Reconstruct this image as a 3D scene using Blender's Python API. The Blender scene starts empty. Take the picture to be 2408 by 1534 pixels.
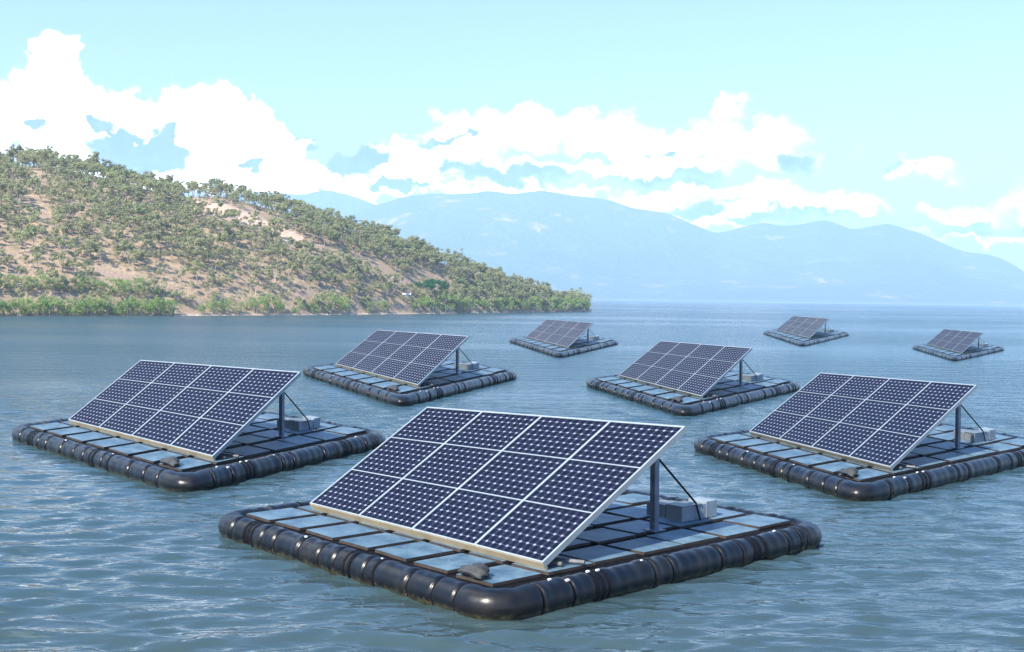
import bpy, bmesh, math, random
import numpy as np
from mathutils import Matrix, Vector
R = math.radians
rng = np.random.default_rng(7)
random.seed(7)
scene = bpy.context.scene
col = scene.collection

# ------------------------------------------------------------------ camera
H = 5.0; F = 2729.0; CX, CY = 1204.0, 767.0
pit = math.atan(66 / F); rol = math.atan(.0126)
fw = np.array([0, math.cos(pit), -math.sin(pit)])
r0 = np.array([1., 0, 0]); u0 = np.cross(r0, fw)
rt = math.cos(rol) * r0 + math.sin(rol) * u0
up = math.cos(rol) * u0 - math.sin(rol) * r0
CAM = np.array([0, 0, H])
def ray(x, y): return fw + (x - CX) / F * rt - (y - CY) / F * up
def ground(x, y, z=0.0):
    d = ray(x, y); return CAM + (z - H) / d[2] * d
def proj(P):
    d = np.asarray(P, float) - CAM; w = d @ fw
    return np.array([CX + F * (d @ rt) / w, CY - F * (d @ up) / w])
cam = bpy.data.cameras.new('camera'); camo = bpy.data.objects.new('camera', cam); col.objects.link(camo)
cam.sensor_width = 36; cam.lens = 36 * F / 2408; cam.clip_end = 40000; cam.clip_start = .1
m = Matrix.Identity(4)
for i in range(3):
    m[i][0], m[i][1], m[i][2], m[i][3] = rt[i], up[i], -fw[i], CAM[i]
camo.matrix_world = m
scene.camera = camo
def hor(x): return 701 + .0126 * (x - 1204)

# ------------------------------------------------------------------ node helpers
def newmat(name):
    mt = bpy.data.materials.new(name); mt.use_nodes = True
    nt = mt.node_tree; b = nt.nodes['Principled BSDF']
    return mt, nt, b
class NT:
    def __init__(s, nt): s.nt = nt
    def n(s, t, **k):
        nd = s.nt.nodes.new(t)
        for a, v in k.items():
            setattr(nd, a, v)
        return nd
    def put(s, sock, v):
        if isinstance(v, bpy.types.NodeSocket): s.nt.links.new(v, sock)
        elif v is not None: sock.default_value = v
    def m(s, op, a, b=None, c=None, clamp=False):
        nd = s.n('ShaderNodeMath', operation=op, use_clamp=clamp)
        for i, v in enumerate((a, b, c)):
            if v is not None: s.put(nd.inputs[i], v)
        return nd.outputs[0]
    def v(s, op, a, b=None):
        nd = s.n('ShaderNodeVectorMath', operation=op)
        s.put(nd.inputs[0], a)
        if b is not None: s.put(nd.inputs[1], b)
        return nd.outputs['Value'] if op in ('LENGTH', 'DOT_PRODUCT') else nd.outputs[0]
    def comb(s, x, y, z=0.0):
        nd = s.n('ShaderNodeCombineXYZ')
        for i, q in enumerate((x, y, z)): s.put(nd.inputs[i], q)
        return nd.outputs[0]
    def noise(s, vec, scale, detail=4, rough=.55, dist=0.0, lac=2.0):
        nd = s.n('ShaderNodeTexNoise')
        s.put(nd.inputs['Vector'], vec); nd.inputs['Scale'].default_value = scale
        nd.inputs['Detail'].default_value = detail; nd.inputs['Roughness'].default_value = rough
        nd.inputs['Distortion'].default_value = dist; nd.inputs['Lacunarity'].default_value = lac
        return nd.outputs['Fac']
    def mix(s, f, a, b):
        nd = s.n('ShaderNodeMix', data_type='RGBA')
        s.put(nd.inputs[0], f)
        for sk, v in ((nd.inputs[6], a), (nd.inputs[7], b)):
            if isinstance(v, tuple): v = (*v[:3], 1)
            s.put(sk, v)
        return nd.outputs[2]
    def ss(s, x, lo, hi):
        nd = s.n('ShaderNodeMapRange', interpolation_type='SMOOTHSTEP')
        s.put(nd.inputs[0], x); s.put(nd.inputs[1], lo); s.put(nd.inputs[2], hi)
        return nd.outputs[0]
    def bump(s, h, strength=1, distance=1, normal=None):
        nd = s.n('ShaderNodeBump'); s.put(nd.inputs['Strength'], strength); s.put(nd.inputs['Distance'], distance)
        s.put(nd.inputs['Height'], h)
        if normal is not None: s.put(nd.inputs['Normal'], normal)
        return nd.outputs[0]
def simple(name, c, rough=.5, metal=0.0, var=0.0, scale=3.0, bumpd=0.0, c2=None, spec=None):
    mt, nt, b = newmat(name); t = NT(nt)
    b.inputs['Roughness'].default_value = rough; b.inputs['Metallic'].default_value = metal
    if spec is not None: b.inputs['Specular IOR Level'].default_value = spec
    co = t.n('ShaderNodeTexCoord').outputs['Object']
    n = t.noise(co, scale, 6, .6)
    c2 = c2 or tuple(x * (1 - var) for x in c)
    t.put(b.inputs['Base Color'], t.mix(t.ss(n, .35, .65), c, c2))
    if bumpd: t.put(b.inputs['Normal'], t.bump(t.noise(co, scale * 5, 5), 1, bumpd))
    return mt

# ------------------------------------------------------------------ tags and meshes
def tag(o, label=None, cat=None, group=None, kind=None):
    for k, v in (('label', label), ('category', cat), ('group', group), ('kind', kind)):
        if v: o[k] = v
    return o
def empty(name, loc):
    o = bpy.data.objects.new(name, None); col.objects.link(o); o.location = loc; o.empty_display_size = .5
    return o
def mesh_np(name, V, Fc, mat=None, smooth=False, uv=None):
    me = bpy.data.meshes.new(name)
    V = np.asarray(V, np.float32); Fc = np.asarray(Fc, np.int32); k = Fc.shape[1]
    me.vertices.add(len(V)); me.vertices.foreach_set('co', V.ravel())
    me.loops.add(Fc.size); me.loops.foreach_set('vertex_index', Fc.ravel())
    me.polygons.add(len(Fc)); me.polygons.foreach_set('loop_start', np.arange(0, Fc.size, k, dtype=np.int32))
    me.update(calc_edges=True)
    if smooth: me.polygons.foreach_set('use_smooth', np.ones(len(Fc), bool))
    if mat: me.materials.append(mat)
    return me
def obj(name, me, parent=None, link=True):
    o = bpy.data.objects.new(name, me)
    if link: col.objects.link(o)
    if parent: o.parent = parent
    return o
def grid_faces(nr, nc, closed=False):
    i = np.arange(nr - 1)[:, None]; j = np.arange(nc if closed else nc - 1)[None, :]
    j2 = (j + 1) % nc
    a = i * nc + j; b = i * nc + j2; c = (i + 1) * nc + j2; d = (i + 1) * nc + j
    return np.stack([a, b, c, d], -1).reshape(-1, 4)
def bx(bm, x0, x1, y0, y1, z0, z1, bev=0.0):
    r = bmesh.ops.create_cube(bm, size=1)
    vs = r['verts']
    for v in vs:
        v.co = Vector(((x0 + x1) / 2 + v.co.x * (x1 - x0), (y0 + y1) / 2 + v.co.y * (y1 - y0), (z0 + z1) / 2 + v.co.z * (z1 - z0)))
    if bev:
        es = list({e for v in vs for e in v.link_edges})
        bmesh.ops.bevel(bm, geom=es, offset=bev, segments=2, affect='EDGES', profile=.6)
def rod(bm, p, q, r, n=8, square=False):
    p = Vector(p); q = Vector(q); d = q - p
    if square: n = 4
    res = bmesh.ops.create_cone(bm, cap_ends=True, segments=n, radius1=r, radius2=r, depth=d.length)
    M = Matrix.Translation((p + q) / 2) @ d.to_track_quat('Z', 'Y').to_matrix().to_4x4()
    if square: M = M @ Matrix.Rotation(R(45), 4, 'Z')
    bmesh.ops.transform(bm, matrix=M, verts=res['verts'])
def bm_mesh(name, bm, mat, smooth=False):
    me = bpy.data.meshes.new(name); bm.to_mesh(me); bm.free()
    if mat: me.materials.append(mat)
    if smooth: me.polygons.foreach_set('use_smooth', np.ones(len(me.polygons), bool))
    return me

# ------------------------------------------------------------------ light, sky
SUN_AZ = R(216); SUN_EL = R(43)     # compass angle measured from +Y clockwise
sun = bpy.data.lights.new('sun', 'SUN'); sun.energy = 5.0; sun.angle = R(.53); sun.color = (1, .91, .76)
suno = bpy.data.objects.new('sun', sun); col.objects.link(suno)
sd = Vector((math.sin(SUN_AZ) * math.cos(SUN_EL), math.cos(SUN_AZ) * math.cos(SUN_EL), math.sin(SUN_EL)))
suno.rotation_euler = sd.to_track_quat('Z', 'Y').to_euler(); suno.location = (0, 0, 60)

world = bpy.data.worlds.new('World'); scene.world = world; world.use_nodes = True
wt = world.node_tree; t = NT(wt); bg = wt.nodes['Background']
sky = t.n('ShaderNodeTexSky'); sky.sky_type = 'NISHITA'; sky.sun_disc = False
sky.sun_elevation = SUN_EL; sky.sun_rotation = SUN_AZ
sky.air_density = 1.0; sky.dust_density = .6; sky.ozone_density = 1.0; sky.altitude = 0
dv = t.n('ShaderNodeTexCoord').outputs['Generated']
sx = t.n('ShaderNodeSeparateXYZ'); t.put(sx.inputs[0], dv)
az = t.m('ARCTAN2', sx.outputs[0], sx.outputs[1]); el = t.m('ARCSINE', sx.outputs[2])
P = t.comb(t.m('MULTIPLY', az, 10.), t.m('MULTIPLY', el, 10.), 0)
nA = t.noise(P, 1.5, 9, .6, .4); nB = t.noise(P, 4.5, 8, .62, .3)
vo = t.n('ShaderNodeTexVoronoi', feature='F1'); t.put(vo.inputs['Vector'], t.v('ADD', P, t.v('MULTIPLY', t.comb(nA, nB), (.35, .35, 0))))
vo.inputs['Scale'].default_value = 3.6; vo.inputs['Detail'].default_value = 3.; vo.inputs['Roughness'].default_value = .55
puff = t.m('SUBTRACT', .42, vo.outputs['Distance'])
def ncol(vec, scale, detail, rough):
    nd = t.n('ShaderNodeTexNoise'); t.put(nd.inputs['Vector'], vec); nd.inputs['Scale'].default_value = scale
    nd.inputs['Detail'].default_value = detail; nd.inputs['Roughness'].default_value = rough
    return t.v('SUBTRACT', nd.outputs['Color'], (.5, .5, .5))
PW = t.v('ADD', P, t.v('ADD', t.v('MULTIPLY', ncol(P, 1.6, 2, .5), (.7, .3, 0)), t.v('MULTIPLY', ncol(t.v('ADD', P, (7., 3., 0)), 5.5, 7, .56), (.5, .38, 0))))
def toP(x, y): return ((x - 1204) / 272.9, (hor(x) - y) / 272.9)
def blobs(lst):
    acc = None
    for (x, y, rx, ry) in lst:
        cx, cy = toP(x, y)
        d = t.v('MULTIPLY', t.v('SUBTRACT', PW, (cx, cy, 0)), (272.9 / rx, 272.9 / ry, 0))
        d = t.m('SUBTRACT', 1.0, t.v('LENGTH', d))
        acc = d if acc is None else t.m('SMOOTH_MAX', acc, d, .15)
    return acc
CL = [(172,172,46,52),(162,250,80,75),(50,310,130,80),(180,330,150,95),(-20,360,150,100),(320,295,150,75),(230,270,90,50),(490,275,100,62),
      (580,330,120,75),(660,365,100,58),(450,350,240,80),(350,430,160,50),(600,425,260,40),(850,435,260,42),(900,380,90,55),(-250,300,200,120),
      (1110,320,140,60),(1250,310,150,60),(1390,320,150,70),(1452,292,60,45),(1560,350,150,60),(1690,290,60,55),(1750,350,150,62),
      (1840,390,110,42),(1000,380,140,55),(1200,400,300,40),(1500,400,300,45),(1150,452,420,28),(1520,475,170,42),(1790,475,110,40),(1960,490,130,36),
      (1700,510,240,40),(2130,410,85,40),(2340,490,72,48),(2400,520,90,50),(2210,520,150,30),(2550,480,160,60),(2330,562,150,14),(760,455,300,26),(940,440,160,30),(1640,455,200,26),(1880,500,220,24),(2260,560,220,16)]
SH = [(262,312,30,26),(320,345,55,45),(400,345,36,46),(370,385,130,42),(140,332,26,20),(590,385,40,12),(735,300,50,28),(800,350,70,50),(860,385,60,45),
      (1090,400,110,26),(1230,408,190,28),(1420,424,130,15),(1600,425,220,20),(1560,370,30,10),(1860,400,70,40),(1040,330,50,15),(2080,400,60,18),(1850,520,200,18),(1380,370,60,14),
      (2200,545,160,14),(1620,500,90,16),(930,450,50,20),(2360,545,70,12)]
WS = [(60,38,55,12),(165,50,60,10),(620,232,130,13),(480,214,110,14),(30,130,60,22),(1950,370,60,26)]
nw = t.m('ADD', t.m('MULTIPLY', t.m('SUBTRACT', nA, .5), 1.7), t.m('ADD', t.m('MULTIPLY', t.m('SUBTRACT', nB, .5), 1.1), t.m('MULTIPLY', puff, .55)))
cf = t.m('ADD', t.m('ADD', t.m('MULTIPLY', blobs(CL), 1.5), .36), nw)
cmask = t.ss(cf, .02, t.m('ADD', .48, t.m('MULTIPLY', t.ss(az, -.15, .1), .7)))
sf = t.m('ADD', t.m('ADD', t.m('MULTIPLY', blobs(SH), 1.9), .42), t.m('MULTIPLY', nw, .95))
soft = t.m('ADD', .55, t.m('MULTIPLY', t.ss(az, -.2, .1), .3))
smask = t.ss(sf, 0.0, soft)
wf = t.ss(t.m('ADD', blobs(WS), t.m('MULTIPLY', nw, 1.2)), 0.0, .6)
# other clouds, all round the sky, high and behind the camera
high = t.ss(t.noise(dv, 2.2, 7, .55), .52, .72)
hmask = t.m('MULTIPLY', high, t.ss(el, .45, .7))
EXP = 0.0
SKYS = .1
K = 1 / SKYS
gain = t.n('ShaderNodeMix', data_type='RGBA', blend_type='MULTIPLY'); gain.inputs[0].default_value = 1
t.put(gain.inputs[6], sky.outputs[0]); t.put(gain.inputs[7], t.mix(t.ss(el, .24, .5), (.92, .95, 1.06), (.52, 1.04, 1.62)))
skyc = gain.outputs[2]
white = tuple(K * c for c in (2., 2., 2.)); shade = tuple(K * c for c in (.10, .165, .31))
shade2 = tuple(K * c for c in (.19, .26, .38))
c = t.mix(t.m('MULTIPLY', wf, .45), skyc, tuple(K * q for q in (.55, .6, .62)))
wv = t.n('ShaderNodeVectorMath', operation='SCALE'); wv.inputs[0].default_value = white; t.put(wv.inputs['Scale'], t.m('ADD', 1.0, t.m('MULTIPLY', t.ss(el, .14, .05), t.m('SUBTRACT', 2.0, t.m('MULTIPLY', t.ss(az, -.05, .25), 1.5)))))
tone = t.m('MULTIPLY', t.ss(nA, .42, .68), t.m('MULTIPLY', t.ss(az, -.25, .05), .75))
lit = t.mix(tone, wv.outputs[0], tuple(K * q for q in (.36, .41, .45)))
ccol = t.mix(smask, lit, t.mix(t.ss(nB, .35, .7), shade, shade2))
c = t.mix(cmask, c, ccol)
added_bank = t.m('MULTIPLY', t.ss(t.m('ADD', az, t.m('MULTIPLY', nA, .15)), -.54, -.70), t.m('MULTIPLY', t.ss(el, .40, .5), t.ss(az, -1.6, -1.2)))  # bright cloud added out of view, lightens the left panel columns by reflection
c = t.mix(t.m('MULTIPLY', added_bank, .9), c, tuple(K * q for q in (1.2, 1.35, 1.5)))
c = t.mix(t.m('MULTIPLY', hmask, .2), c, tuple(K * q for q in (.5, .55, .6)))
t.put(bg.inputs['Color'], c); bg.inputs['Strength'].default_value = SKYS
world.cycles.sampling_method = 'MANUAL'; world.cycles.sample_map_resolution = 512

# ------------------------------------------------------------------ materials
def mat_water():
    mt, nt, b = newmat('lake_water'); t = NT(nt)
    pos = t.n('ShaderNodeNewGeometry').outputs['Position']
    mp = t.v('MULTIPLY', pos, (.34, 1.0, 1.0))
    rdg = lambda n: t.m('SUBTRACT', 1.0, t.m('ABSOLUTE', t.m('SUBTRACT', t.m('MULTIPLY', n, 2.0), 1.0)))
    big = t.noise(t.v('MULTIPLY', pos, (.35, 1, 1)), .018, 3, .5)       # wind lanes
    mid = t.noise(t.v('MULTIPLY', pos, (.3, 1, 1)), .11, 3, .5)
    act = t.m('MULTIPLY', t.m('ADD', .2, t.m('MULTIPLY', t.ss(big, .4, .6), .9)), t.m('ADD', .7, t.m('MULTIPLY', mid, .6)))
    n1 = t.noise(mp, 2.9, 2, .5, .5); n2 = t.noise(mp, 5.5, 2, .5, .3); n3 = t.noise(mp, 17., 2, .5)
    lost = t.n('ShaderNodeAttribute', attribute_name='unresolved').outputs['Fac']
    n0 = t.noise(mp, .45, 2, .5, .5)
    h = t.m('ADD', t.m('ADD', t.m('MULTIPLY', n0, t.m('ADD', .05, t.m('MULTIPLY', lost, .7))), t.m('MULTIPLY', rdg(n1), t.m('ADD', .08, t.m('MULTIPLY', lost, .09)))), t.m('ADD', t.m('MULTIPLY', rdg(n2), .026), t.m('MULTIPLY', n3, .004)))
    t.put(b.inputs['Normal'], t.bump(h, 1.0, t.m('MULTIPLY', act, WB)))
    t.put(b.inputs['Base Color'], t.mix(lost, t.mix(mid, (.022, .046, .056), (.040, .058, .056)), (.024, .060, .082)))
    t.put(b.inputs['Roughness'], t.m('ADD', .05, t.m('MULTIPLY', lost, .16))); t.put(b.inputs['IOR'], t.m('SUBTRACT', 1.333, t.m('MULTIPLY', t.m('POWER', lost, 2.0), .17)))
    return mt
WB = 1.0
M_water = mat_water()
def mat_tube():
    mt, nt, b = newmat('black_float'); t = NT(nt)
    co = t.n('ShaderNodeTexCoord').outputs['Object']; sp = t.n('ShaderNodeSeparateXYZ'); t.put(sp.inputs[0], co)
    n = t.noise(co, 2.2, 7, .6); n2 = t.noise(co, 9, 4, .6)
    base = t.mix(t.ss(n, .42, .7), (.003, .004, .007), (.011, .0095, .008))
    sun_tint = t.m('MULTIPLY', t.ss(t.m('ADD', sp.outputs[2], t.m('MULTIPLY', t.m('SUBTRACT', n2, .5), .3)), .10, -.04), .6)  # warm sun reflection painted as yellowish colour low on the tube
    base = t.mix(sun_tint, base, (.13, .115, .055))
    t.put(b.inputs['Base Color'], base)
    t.put(b.inputs['Roughness'], t.m('ADD', .22, t.m('MULTIPLY', n2, .22)))
    b.inputs['Specular IOR Level'].default_value = .32
    t.put(b.inputs['Normal'], t.bump(t.m('ADD', n, t.m('MULTIPLY', n2, .3)), 1, .007))
    return mt
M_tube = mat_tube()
def mat_cell():
    mt, nt, b = newmat('solar_cells'); t = NT(nt)
    uv = t.n('ShaderNodeUVMap').outputs[0]; sp = t.n('ShaderNodeSeparateXYZ'); t.put(sp.inputs[0], uv)
    NX, NY = 10.0, 8.0
    x = t.m('MULTIPLY', sp.outputs[0], NX); y = t.m('MULTIPLY', sp.outputs[1], NY)
    fx = t.m('ABSOLUTE', t.m('SUBTRACT', t.m('FRACT', t.m('ADD', x, .5)), .5))   # 0 on grid lines
    fy = t.m('ABSOLUTE', t.m('SUBTRACT', t.m('FRACT', t.m('ADD', y, .5)), .5))
    diamond = t.m('LESS_THAN', t.m('ADD', fx, fy), .185)
    line = t.m('LESS_THAN', t.m('MINIMUM', fx, fy), .03)
    bus = t.m('LESS_THAN', t.m('ABSOLUTE', t.m('SUBTRACT', t.m('ABSOLUTE', fx), .25)), .012)
    cell = t.n('ShaderNodeTexWhiteNoise'); cell.noise_dimensions = '2D'
    t.put(cell.inputs['Vector'], t.comb(t.m('FLOOR', x), t.m('FLOOR', y)))
    blue = t.mix(cell.outputs['Value'], (.0015, .002, .009), (.003, .0045, .016))
    c = t.mix(t.m('MULTIPLY', bus, .25), blue, (.2, .22, .28))
    c = t.mix(t.m('MULTIPLY', line, .25), c, (.25, .27, .36))
    c = t.mix(diamond, c, (.25, .26, .33))
    t.put(b.inputs['Base Color'], c)
    b.inputs['Roughness'].default_value = .16; b.inputs['IOR'].default_value = 1.5
    b.inputs['Specular IOR Level'].default_value = 0
    lw = t.n('ShaderNodeLayerWeight').outputs['Facing']
    gl = t.n('ShaderNodeBsdfGlossy'); gl.inputs['Roughness'].default_value = .12; mx = t.n('ShaderNodeMixShader')
    t.put(mx.inputs[0], t.m('ADD', .018, t.m('MULTIPLY', t.m('POWER', lw, 2.0), .10)))
    nt.links.new(b.outputs[0], mx.inputs[1]); nt.links.new(gl.outputs[0], mx.inputs[2])
    nt.links.new(mx.outputs[0], nt.nodes['Material Output'].inputs[0])
    return mt
M_cell = mat_cell()
M_frame = simple('aluminium_frame', (.27, .31, .34), .42, .15, .12, 2)
M_beam = simple('pale_beam', (.34, .28, .185), .5, 0, .15, 2)
M_post = simple('grey_post', (.16, .19, .26), .45, .3, .3, 4)
M_dark = simple('dark_rope', (.006, .006, .008), .8, 0, .4, 12, .01, spec=.08)
M_clip = simple('white_clip', (.6, .62, .66), .4, 0, .1)
M_box = simple('painted_steel_box', (.20, .245, .29), .5, 0, .2, 3)
M_boxd = simple('grey_steel_box', (.12, .145, .165), .55, 0, .25, 3)
M_pipe = simple('old_pipe', (.13, .135, .14), .5, .2, .35, 3)
M_lump = simple('wet_sack', (.035, .038, .04), .7, 0, .5, 5, .02)
def mat_deck():
    mt, nt, b = newmat('worn_deck_plates'); t = NT(nt)
    g = t.n('ShaderNodeNewGeometry'); uv = t.n('ShaderNodeUVMap').outputs[0]
    n = t.noise(uv, 1.6, 8, .65); n2 = t.noise(uv, 9, 5, .6)
    c = t.mix(t.ss(n, .3, .7), (.022, .06, .095), (.105, .17, .21))
    c = t.mix(t.m('MULTIPLY', g.outputs['Random Per Island'], .45), c, (.06, .11, .18))
    c = t.mix(t.m('MULTIPLY', t.ss(n2, .62, .72), .5), c, (.36, .42, .44))
    c = t.mix(t.m('MULTIPLY', t.ss(t.noise(uv, 3.3, 6, .7), .60, .70), .5), c, (.16, .13, .10))
    t.put(b.inputs['Base Color'], c); b.inputs['Roughness'].default_value = .55
    t.put(b.inputs['Normal'], t.bump(n2, 1, .015))
    return mt
M_deck = mat_deck()
M_rust = simple('rusty_edge', (.045, .032, .026), .8, 0, .5, 5)

# ------------------------------------------------------------------ the raft (local coords, centre of raft, water level 0)
UC, VC = 4.5, 4.58
PROTO = []   # (name, mesh, parent index)
def part(name, me, parent=-1, label=None):
    PROTO.append((name, me, parent, label)); return len(PROTO) - 1
RT = .275; ZC = .16
U0, U1, V0, V1 = .19, 8.78, .17, 9.10          # centreline rectangle
CR = .50
def path(n_per=.035):
    pts = []
    def seg(a, b):
        L = math.dist(a, b); n = max(2, int(L / n_per))
        for i in range(n): pts.append((a[0] + (b[0] - a[0]) * i / n, a[1] + (b[1] - a[1]) * i / n))
    def arc(cx, cy, a0, a1):
        n = int(CR * math.pi / 2 / n_per)
        for i in range(n):
            a = a0 + (a1 - a0) * i / n; pts.append((cx + CR * math.cos(a), cy + CR * math.sin(a)))
    h = math.pi / 2
    seg((U0 + CR, V0), (U1 - CR, V0)); arc(U1 - CR, V0 + CR, -h, 0)
    seg((U1, V0 + CR), (U1, V1 - CR)); arc(U1 - CR, V1 - CR, 0, h)
    seg((U1 - CR, V1), (U0 + CR, V1)); arc(U0 + CR, V1 - CR, h, 2 * h)
    seg((U0, V1 - CR), (U0, V0 + CR)); arc(U0 + CR, V0 + CR, 2 * h, 3 * h)
    return np.array(pts)
PT = path(); NPT = len(PT)
TA = np.roll(PT, -1, 0) - np.roll(PT, 1, 0); TA /= np.linalg.norm(TA, axis=1)[:, None]
NO = np.stack([TA[:, 1], -TA[:, 0]], 1)           # outward
ARC = np.concatenate([[0], np.cumsum(np.linalg.norm(np.diff(PT, axis=0), axis=1))])
def s_at(u=None, v=None, side='f'):
    if side == 'f': k = np.argmin(abs(PT[:, 0] - u) + 50 * (abs(PT[:, 1] - V0) > .01))
    elif side == 'r': k = np.argmin(abs(PT[:, 1] - v) + 50 * (abs(PT[:, 0] - U1) > .01))
    elif side == 'b': k = np.argmin(abs(PT[:, 0] - u) + 50 * (abs(PT[:, 1] - V1) > .01))
    else: k = np.argmin(abs(PT[:, 1] - v) + 50 * (abs(PT[:, 0] - U0) > .01))
    return ARC[k]
gF = [1.02, 2.17, 2.64, 3.51, 4.18, 4.68, 5.6, 6.84, 7.5, 8.08]
gR = [1.0, 1.68, 3.7, 4.19, 5.59, 6.2, 7.73, 8.14, 8.36]
gB = [1.1, 2.3, 3.2, 4.4, 5.5, 6.7, 7.8]; gL = [1.2, 2.4, 3.3, 4.6, 5.8, 7.0, 8.1]
rF = [1.5, 1.64, 1.78, 5.0, 5.15, 5.9]; rR = [2.21, 2.35, 2.49, 6.6, 6.75, 6.95]
rB = [1.7, 5.0]; rL = [2.0, 6.4]
grooves = [s_at(u=g) for g in gF] + [s_at(v=g, side='r') for g in gR] + [s_at(u=g, side='b') for g in gB] + [s_at(v=g, side='l') for g in gL]
ropes = [s_at(u=g) for g in rF] + [s_at(v=g, side='r') for g in rR] + [s_at(u=g, side='b') for g in rB] + [s_at(v=g, side='l') for g in rL]
LT = ARC[-1] + .035
def dist_c(s, g):
    d = abs(s - g); return np.minimum(d, LT - d)
rad = np.full(NPT, RT)
for k_, g in enumerate(grooves):
    d = dist_c(ARC, g); rad -= .06 * np.exp(-(d / .03) ** 2); rad += .012 * np.exp(-((d - .12) / .09) ** 2)
for g in ropes:
    d = dist_c(ARC, g); rad -= .022 * np.exp(-(d / .045) ** 2)
rad += .006 * np.sin(ARC * 5.1) + .004 * np.sin(ARC * 11.7 + 1) + .004 * np.sin(ARC*23+2)
NA = 28
def ring_verts(idx, r, zc=ZC, fl=None):
    th = np.linspace(0, 2 * math.pi, NA, endpoint=False)
    c = PT[idx] - np.array([UC, VC]); n = NO[idx]
    r = np.broadcast_to(np.asarray(r), (len(idx),))[:, None]
    X = c[:, 0:1] + n[:, 0:1] * np.cos(th) * r; Y = c[:, 1:2] + n[:, 1:2] * np.cos(th) * r
    Z = zc + np.sin(th) * r * np.ones_like(X)
    return np.stack([X, Y, Z], -1).reshape(-1, 3)
V = ring_verts(np.arange(NPT), rad)
fc = grid_faces(NPT, NA, True)
i0 = (NPT - 1) * NA; j = np.arange(NA); j2 = (j + 1) % NA
fc = np.vstack([fc, np.stack([i0 + j, i0 + j2, j2, j], -1)])
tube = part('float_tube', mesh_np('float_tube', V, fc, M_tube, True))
for gi, g in enumerate(ropes + grooves[:19]):
    k = int(np.argmin(dist_c(ARC, g))); idx = (np.arange(-1, 2) + k) % NPT
    rr = np.array([RT - .004, RT + .014, RT - .004]) if gi < len(ropes) else np.array([RT - .035, RT - .012, RT - .035])
    V = ring_verts(idx, rr); part('strap', mesh_np('strap', V, grid_faces(3, NA, True), M_dark, True), tube)
def clip_at(s, ang=75, size=.06):
    k = int(np.argmin(dist_c(ARC, s))); a = R(ang)
    c = PT[k] - np.array([UC, VC]); n = NO[k]
    p = (c[0] + n[0] * math.cos(a) * (RT + .015), c[1] + n[1] * math.cos(a) * (RT + .015), ZC + math.sin(a) * (RT + .015))
    bm = bmesh.new(); size *= .62; bx(bm, -size, size, -size * .7, size * .7, -size * .4, size * .6, .01)
    bmesh.ops.transform(bm, matrix=Matrix.Translation(p) @ Matrix.Rotation(math.atan2(TA[k][1], TA[k][0]), 4, 'Z'), verts=bm.verts)
    part('clip', bm_mesh('clip', bm, M_clip), tube)
for v, a, s_ in ((1.35, 88, .05), (1.62, 62, .06), (2.2, 85, .055), (2.42, 80, .055), (3.55, 82, .04), (7.55, 88, .05)):
    clip_at(s_at(v=v, side='r'), a, s_)
for u, a, s_ in ((3.48, 80, .05), (5.85, 85, .035)): clip_at(s_at(u=u), a, s_)
# deck
bm = bmesh.new(); bx(bm, U0 + .1 - UC, U1 - .1 - UC, V0 + .1 - VC, V1 - .1 - VC, .12, .34)
part('deck_base', bm_mesh('deck_base', bm, M_dark))
bm = bmesh.new(); uvl = bm.loops.layers.uv.new('UVMap'); bme = bmesh.new()
rr = random.Random(3)
us = np.linspace(.38, 8.42, 8); vs = np.linspace(.5, 8.98, 8)
for i in range(7):
    for j in range(7):
        off = .0 if j % 2 == 0 else 0
        z = .405 + rr.uniform(-.01, .012); g1, g2 = .16, .06
        a0, a1, b0, b1 = us[i] + g1 / 2 + .01, us[i + 1] - g1 + .02, vs[j] + g2, vs[j + 1] - g2
        if j: a0 += .1 * ((j % 2) * 2 - 1) * .4; a1 += .1 * ((j % 2) * 2 - 1) * .4
        tl = rr.uniform(-.008, .008)
        q = [(a0, b0, z + tl), (a1, b0, z - tl), (a1, b1, z - tl), (a0, b1, z + tl)]
        vt = [bm.verts.new((x - UC, y - VC, zz)) for x, y, zz in q]
        f = bm.faces.new(vt)
        for l in f.loops: l[uvl].uv = (l.vert.co.x + i * 1.7, l.vert.co.y + j * 2.3)
        vb = [bme.verts.new((x - UC, y - VC, zz - .004)) for x, y, zz in q]; vb2 = [bme.verts.new((x - UC, y - VC, zz - .055)) for x, y, zz in q]
        for k in range(4): bme.faces.new((vb[k], vb[(k + 1) % 4], vb2[(k + 1) % 4], vb2[k]))
dk = part('deck_plates', bm_mesh('deck_plates', bm, M_deck))
part('plate_edging', bm_mesh('plate_edging', bme, M_rust), dk)
# array plane, bilinear from four corners
QB = [np.array((.99, 1.77, .56)), np.array((8.18, 1.77, .56)), np.array((8.20, 5.46, 2.62)), np.array((1.02, 4.92, 2.46))]
def pl(a, b, o=0.0):
    p = QB[0] * (1 - a) * (1 - b) + QB[1] * a * (1 - b) + QB[2] * a * b + QB[3] * (1 - a) * b
    p = p + np.array((0, -.5, .86)) * o
    return Vector((p[0] - UC, p[1] - VC, p[2]))
def slab(bm, a0, a1, b0, b1, o0, o1, n=1):
    c = [bm.verts.new(pl(a, b, o)) for o in (o0, o1) for a, b in ((a0, b0), (a1, b0), (a1, b1), (a0, b1))]
    for f in ((3, 2, 1, 0), (4, 5, 6, 7), (0, 1, 5, 4), (1, 2, 6, 5), (2, 3, 7, 6), (3, 0, 4, 7)): bm.faces.new([c[i] for i in f])
W, L = 7.19, 4.1
e = .04 / W; f_ = .045 / L
ca = [0, .25, .50, .75, 1]
ca = [0, .253, .497, .752, 1]
cb = [0, .335, .668, 1]
bm = bmesh.new()
slab(bm, 0, e, 0, 1, -.11, .0); slab(bm, 1 - e, 1, 0, 1, -.11, .0)
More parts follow.
